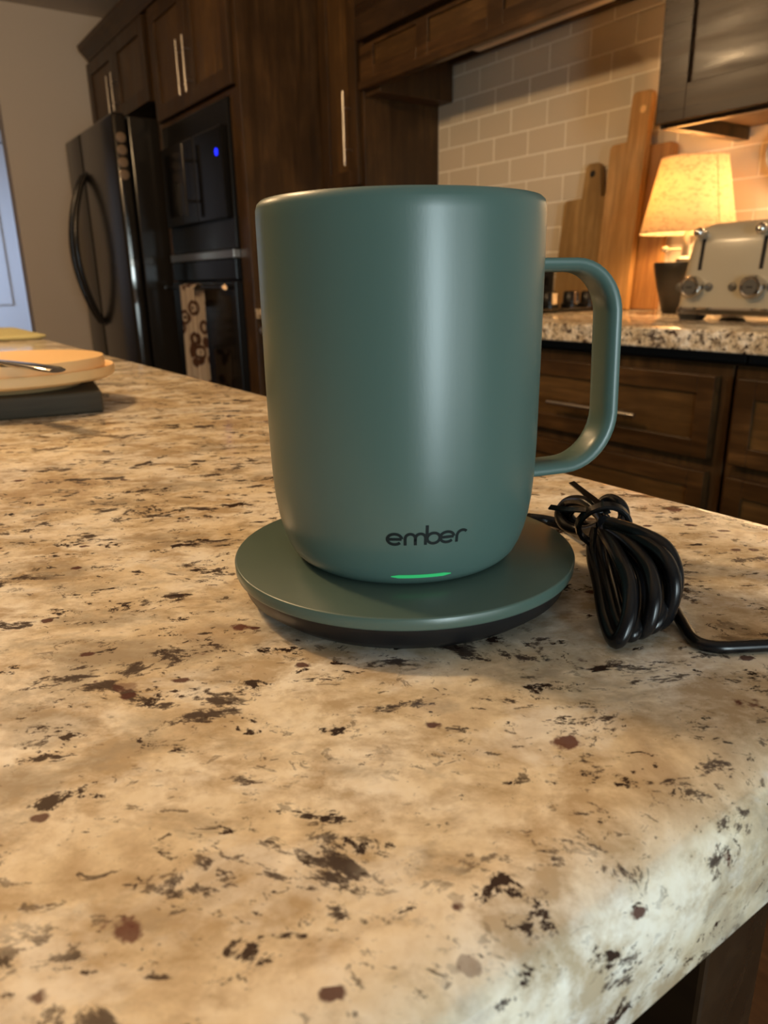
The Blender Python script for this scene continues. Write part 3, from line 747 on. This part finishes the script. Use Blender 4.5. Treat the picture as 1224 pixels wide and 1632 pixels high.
# centre lines of the cable, in metres from the cord's origin on the slab
loops = [
 [(-0.0147, 0.0128, 0.0140), (-0.0068, 0.0011, 0.0100), (0.0071, -0.0119, 0.0065), (0.0216, -0.0265, 0.0043), (0.0311, -0.0335, 0.0029), (0.0321, -0.0304, 0.0095), (0.0270, -0.0242, 0.0165), (0.0165, -0.0162, 0.0200), (-0.0015, -0.0005, 0.0195)],
 [(-0.0142, 0.0137, 0.0130), (-0.0014, 0.0047, 0.0085), (0.0161, -0.0124, 0.0055), (0.0281, -0.0223, 0.0022), (0.0339, -0.0243, 0.0055), (0.0338, -0.0220, 0.0135), (0.0273, -0.0165, 0.0195), (0.0138, -0.0084, 0.0215), (0.0001, -0.0014, 0.0210)],
 [(-0.0136, 0.0144, 0.0130), (0.0054, 0.0042, 0.0085), (0.0201, -0.0070, 0.0055), (0.0291, -0.0143, 0.0022), (0.0329, -0.0136, 0.0055), (0.0339, -0.0131, 0.0150), (0.0287, -0.0108, 0.0215), (0.0168, -0.0072, 0.0235), (0.0017, -0.0024, 0.0225)],
 [(-0.0130, 0.0149, 0.0140), (0.0067, 0.0089, 0.0100), (0.0194, 0.0001, 0.0065), (0.0280, -0.0082, 0.0035), (0.0312, -0.0087, 0.0085), (0.0308, -0.0077, 0.0165), (0.0254, -0.0063, 0.0230), (0.0154, -0.0065, 0.0250), (0.0022, -0.0024, 0.0235)],
 [(-0.0144, 0.0133, 0.0135), (-0.0024, 0.0008, 0.0102), (0.0138, -0.0150, 0.0075), (0.0261, -0.0261, 0.0042), (0.0325, -0.0289, 0.0042), (0.0291, -0.0207, 0.0085), (0.0214, -0.0121, 0.0140), (0.0103, -0.0057, 0.0177), (-0.0007, -0.0010, 0.0202)],
 [(-0.0139, 0.0141, 0.0130), (0.0036, 0.0023, 0.0095), (0.0201, -0.0126, 0.0070), (0.0298, -0.0201, 0.0032), (0.0334, -0.0190, 0.0055), (0.0300, -0.0116, 0.0112), (0.0221, -0.0048, 0.0165), (0.0102, -0.0007, 0.0195), (0.0009, -0.0019, 0.0217)],
 [(-0.0133, 0.0147, 0.0135), (0.0076, 0.0044, 0.0102), (0.0218, -0.0065, 0.0075), (0.0298, -0.0131, 0.0038), (0.0321, -0.0112, 0.0070), (0.0284, -0.0040, 0.0127), (0.0210, 0.0007, 0.0182), (0.0110, 0.0004, 0.0212), (0.0019, -0.0024, 0.0230)],
]
for lp_ in loops:
    bm = bmesh.new(); tube(bm, spline(lp_, 8), CR, 12); finish(bm, 'cable_loop', rubber, pc, True, 80)
back_loops = [
 [(-0.0119, 0.0113, 0.0160), (-0.0233, 0.0160, 0.0100), (-0.0312, 0.0153, 0.0100), (-0.0359, 0.0168, 0.0135), (-0.0330, 0.0180, 0.0185), (-0.0225, 0.0139, 0.0220), (-0.0143, 0.0110, 0.0215), (-0.0074, 0.0067, 0.0200)],
 [(-0.0126, 0.0128, 0.0160), (-0.0260, 0.0220, 0.0100), (-0.0315, 0.0198, 0.0105), (-0.0333, 0.0187, 0.0138), (-0.0291, 0.0178, 0.0180), (-0.0200, 0.0137, 0.0210), (-0.0130, 0.0107, 0.0205), (-0.0080, 0.0081, 0.0200)],
 [(-0.0095, 0.0096, 0.0170), (-0.0186, 0.0199, 0.0180), (-0.0207, 0.0230, 0.0205), (-0.0178, 0.0238, 0.0220), (-0.0128, 0.0228, 0.0210), (-0.0115, 0.0231, 0.0170), (-0.0103, 0.0182, 0.0150), (-0.0088, 0.0109, 0.0160)],
]
for lp_ in back_loops:
    bm = bmesh.new(); tube(bm, spline(lp_, 8), CR*.95, 12); finish(bm, 'cable_loop', rubber, pc, True, 80)
bm = bmesh.new(); tube(bm, spline([(-0.0559, 0.0208, 0.0055), (-0.0543, 0.0288, 0.0035), (-0.0481, 0.0323, 0.0025), (-0.0350, 0.0266, 0.0035), (-0.0194, 0.0168, 0.0080), (-0.0109, 0.0110, 0.0140)], 8), CR, 12); finish(bm, 'cable_lead', rubber, pc, True, 80)
bm = bmesh.new(); tube(bm, spline([(0.0178, 0.0005, 0.0080), (0.0252, -0.0011, 0.0040), (0.0345, -0.0075, 0.0021), (0.0428, -0.0140, 0.0019), (0.0482, -0.0129, 0.0019), (0.0531, -0.0058, 0.0019), (0.0595, 0.0052, 0.0019)]+[(x+.145, y-.19, z-CT) for x, y, z in ((-.0805, .200, .9180), (-.0690, .211, .9172), (-.0595, .219, .9125), (-.0545, .224, .903), (-.0530, .228, .890), (-.0525, .231, .84), (-.0525, .234, .5), (-.0525, .234, .12))], 8), .0018, 12); finish(bm, 'cable_lead', rubber, pc, True, 80)
# twist tie
tt_ = thing('twist_tie', 'black twist tie with two loose ends around the cord bundle', 'twist tie', (-.145, .19, CT))
def ribbon(bm, pts, wd, th=.0006):
    P = pts; L = len(P); V = []
    for i, p in enumerate(P):
        t = (P[min(i+1, L-1)]-P[max(i-1, 0)]).normalized(); a = t.cross(Vector((.57, .82, .35)).cross(t) if abs(t.z) < .99 else UP).normalized()
        b = t.cross(a).normalized()
        V.append([bm.verts.new(p+a*s*wd/2+b*q_*th/2) for s, q_ in ((1, 1), (-1, 1), (-1, -1), (1, -1))])
    for A, B in zip(V, V[1:]):
        for k in range(4): bm.faces.new((A[k], A[(k+1) % 4], B[(k+1) % 4], B[k]))
    bm.faces.new(V[0]); bm.faces.new(V[-1][::-1])
bm = bmesh.new(); ribbon(bm, spline([(-0.0377, 0.0246, 0.0240), (-0.0257, 0.0175, 0.0242), (-0.0132, 0.0100, 0.0245), (-0.0026, 0.0021, 0.0248)], 6), .0022); finish(bm, 'loose_end', tie_mat, tt_)
bm = bmesh.new(); ribbon(bm, spline([(-0.0231, -0.0032, 0.0230), (-0.0162, -0.0017, 0.0235), (-0.0091, 0.0011, 0.0245), (-0.0049, 0.0062, 0.0250)], 6), .0022); finish(bm, 'loose_end', tie_mat, tt_)
bm = bmesh.new()
for s in (0, .0012, -.0012):
    ring = []
    for k in range(20):
        a = 2*PI*k/20; rr2 = .0098
        ring.append((a, rr2))
    c0 = Vector((-0.0067, 0.0060, 0.0185))
    ax = Vector((.62, -.55, -.10)).normalized(); e1 = ax.cross(UP).normalized(); e2 = e1.cross(ax)
    tube(bm, [c0+ax*(s+.001*math.sin(a*2))+e1*(.0086*math.cos(a))+e2*(.0075*math.sin(a)) for a, _ in ring]+[c0+ax*s+e1*.0086], .0010, 8)
finish(bm, 'wrapped_band', tie_mat, tt_, True)

# ------------------------------------------------------------------ far left of the island: board, plates, knife, mat
sb = thing('serving_board', 'thick dark serving board under the tan plates at the left', 'board', (-.765, -.005, CT), math.radians(-10))
bm = bmesh.new(); box(bm, -.112, .112, -.185, .180, 0, .0175, .0025, 3); finish(bm, 'board', slate_wood, sb, True)
PX, PY = -.705, .098
def plate(name, label, z, rad, hgt):
    bm = bmesh.new(); lathe(bm, [(0, 0), (rad*.66, 0), (rad*.70, .0040), (rad*.95, .0062), (rad*.995, .0085), (rad, hgt-.0012), (rad*.992, hgt), (rad*.972, hgt-.0008), (rad*.955, .0105), (rad*.93, .0086), (0, .0080)], 96, (0, 0, 0))
    o = finish(bm, name, plate_mat, None, True, 50); o.location = (PX, PY, z); return tag(o, label, 'plate')
plate('plate', 'lower tan plate with raised rim resting on the dark serving board', CT+.0176, .0860, .0160)
bm = bmesh.new(); lathe(bm, [(0, 0), (.072, 0), (.0770, .002), (.0785, .008), (.0778, .0150), (.0765, .0155), (0, .0157)], 96)
o = finish(bm, 'plate', plate_mat, None, True, 50); o.location = (PX, PY, CT+.0264); tag(o, 'upper flat tan plate stacked in the rimmed plate, under the cutlery', 'plate')
kn = thing('table_knife', 'polished steel table knife lying over the edge of the upper tan plate', 'knife', (PX, PY, CT+.0422))
def K(x, y): return Vector((x-PX, y-PY, 0))
bm = bmesh.new()
prf = [(-.775, .048, .0085, .0008), (-.70, .068, .0080, .0010), (-.66, .079, .0050, .0018), (-.62, .0895, .0048, .0022), (-.585, .0990, .0065, .0022), (-.560, .1055, .0078, .0020), (-.552, .1077, .0060, .0016)]
rings = []
for x, y, wd, th in prf:
    p = K(x, y); s = Vector((-.26, .966, 0)); rings.append([p+s*wd*math.cos(t)+UP*(th+th*math.sin(t)) for t in [2*PI*k/12 for k in range(12)]])
loft(bm, rings[1:]); finish(bm, 'handle', cutlery, kn, True, 60)
bm = bmesh.new(); loft(bm, rings[:2]); finish(bm, 'blade', cutlery, kn, True, 60)
pm = thing('place_mat', 'pale green quilted mat at the far end of the island', 'mat', (-1.78, 0, CT))
bm = bmesh.new(); loft(bm, [rrect(0, -.068, .185, .365, .03, .0002, 8), rrect(0, -.068, .190, .370, .03, .004, 8), rrect(0, -.068, .186, .366, .03, .0085, 8)]); finish(bm, 'quilted_top', mat_cloth, pm, True, 50)
bm = bmesh.new(); ring = rrect(0, -.068, .189, .369, .03, .0045, 8); tube(bm, ring+[ring[0]], .003, 8, False); finish(bm, 'border', mat_cloth, pm, True)
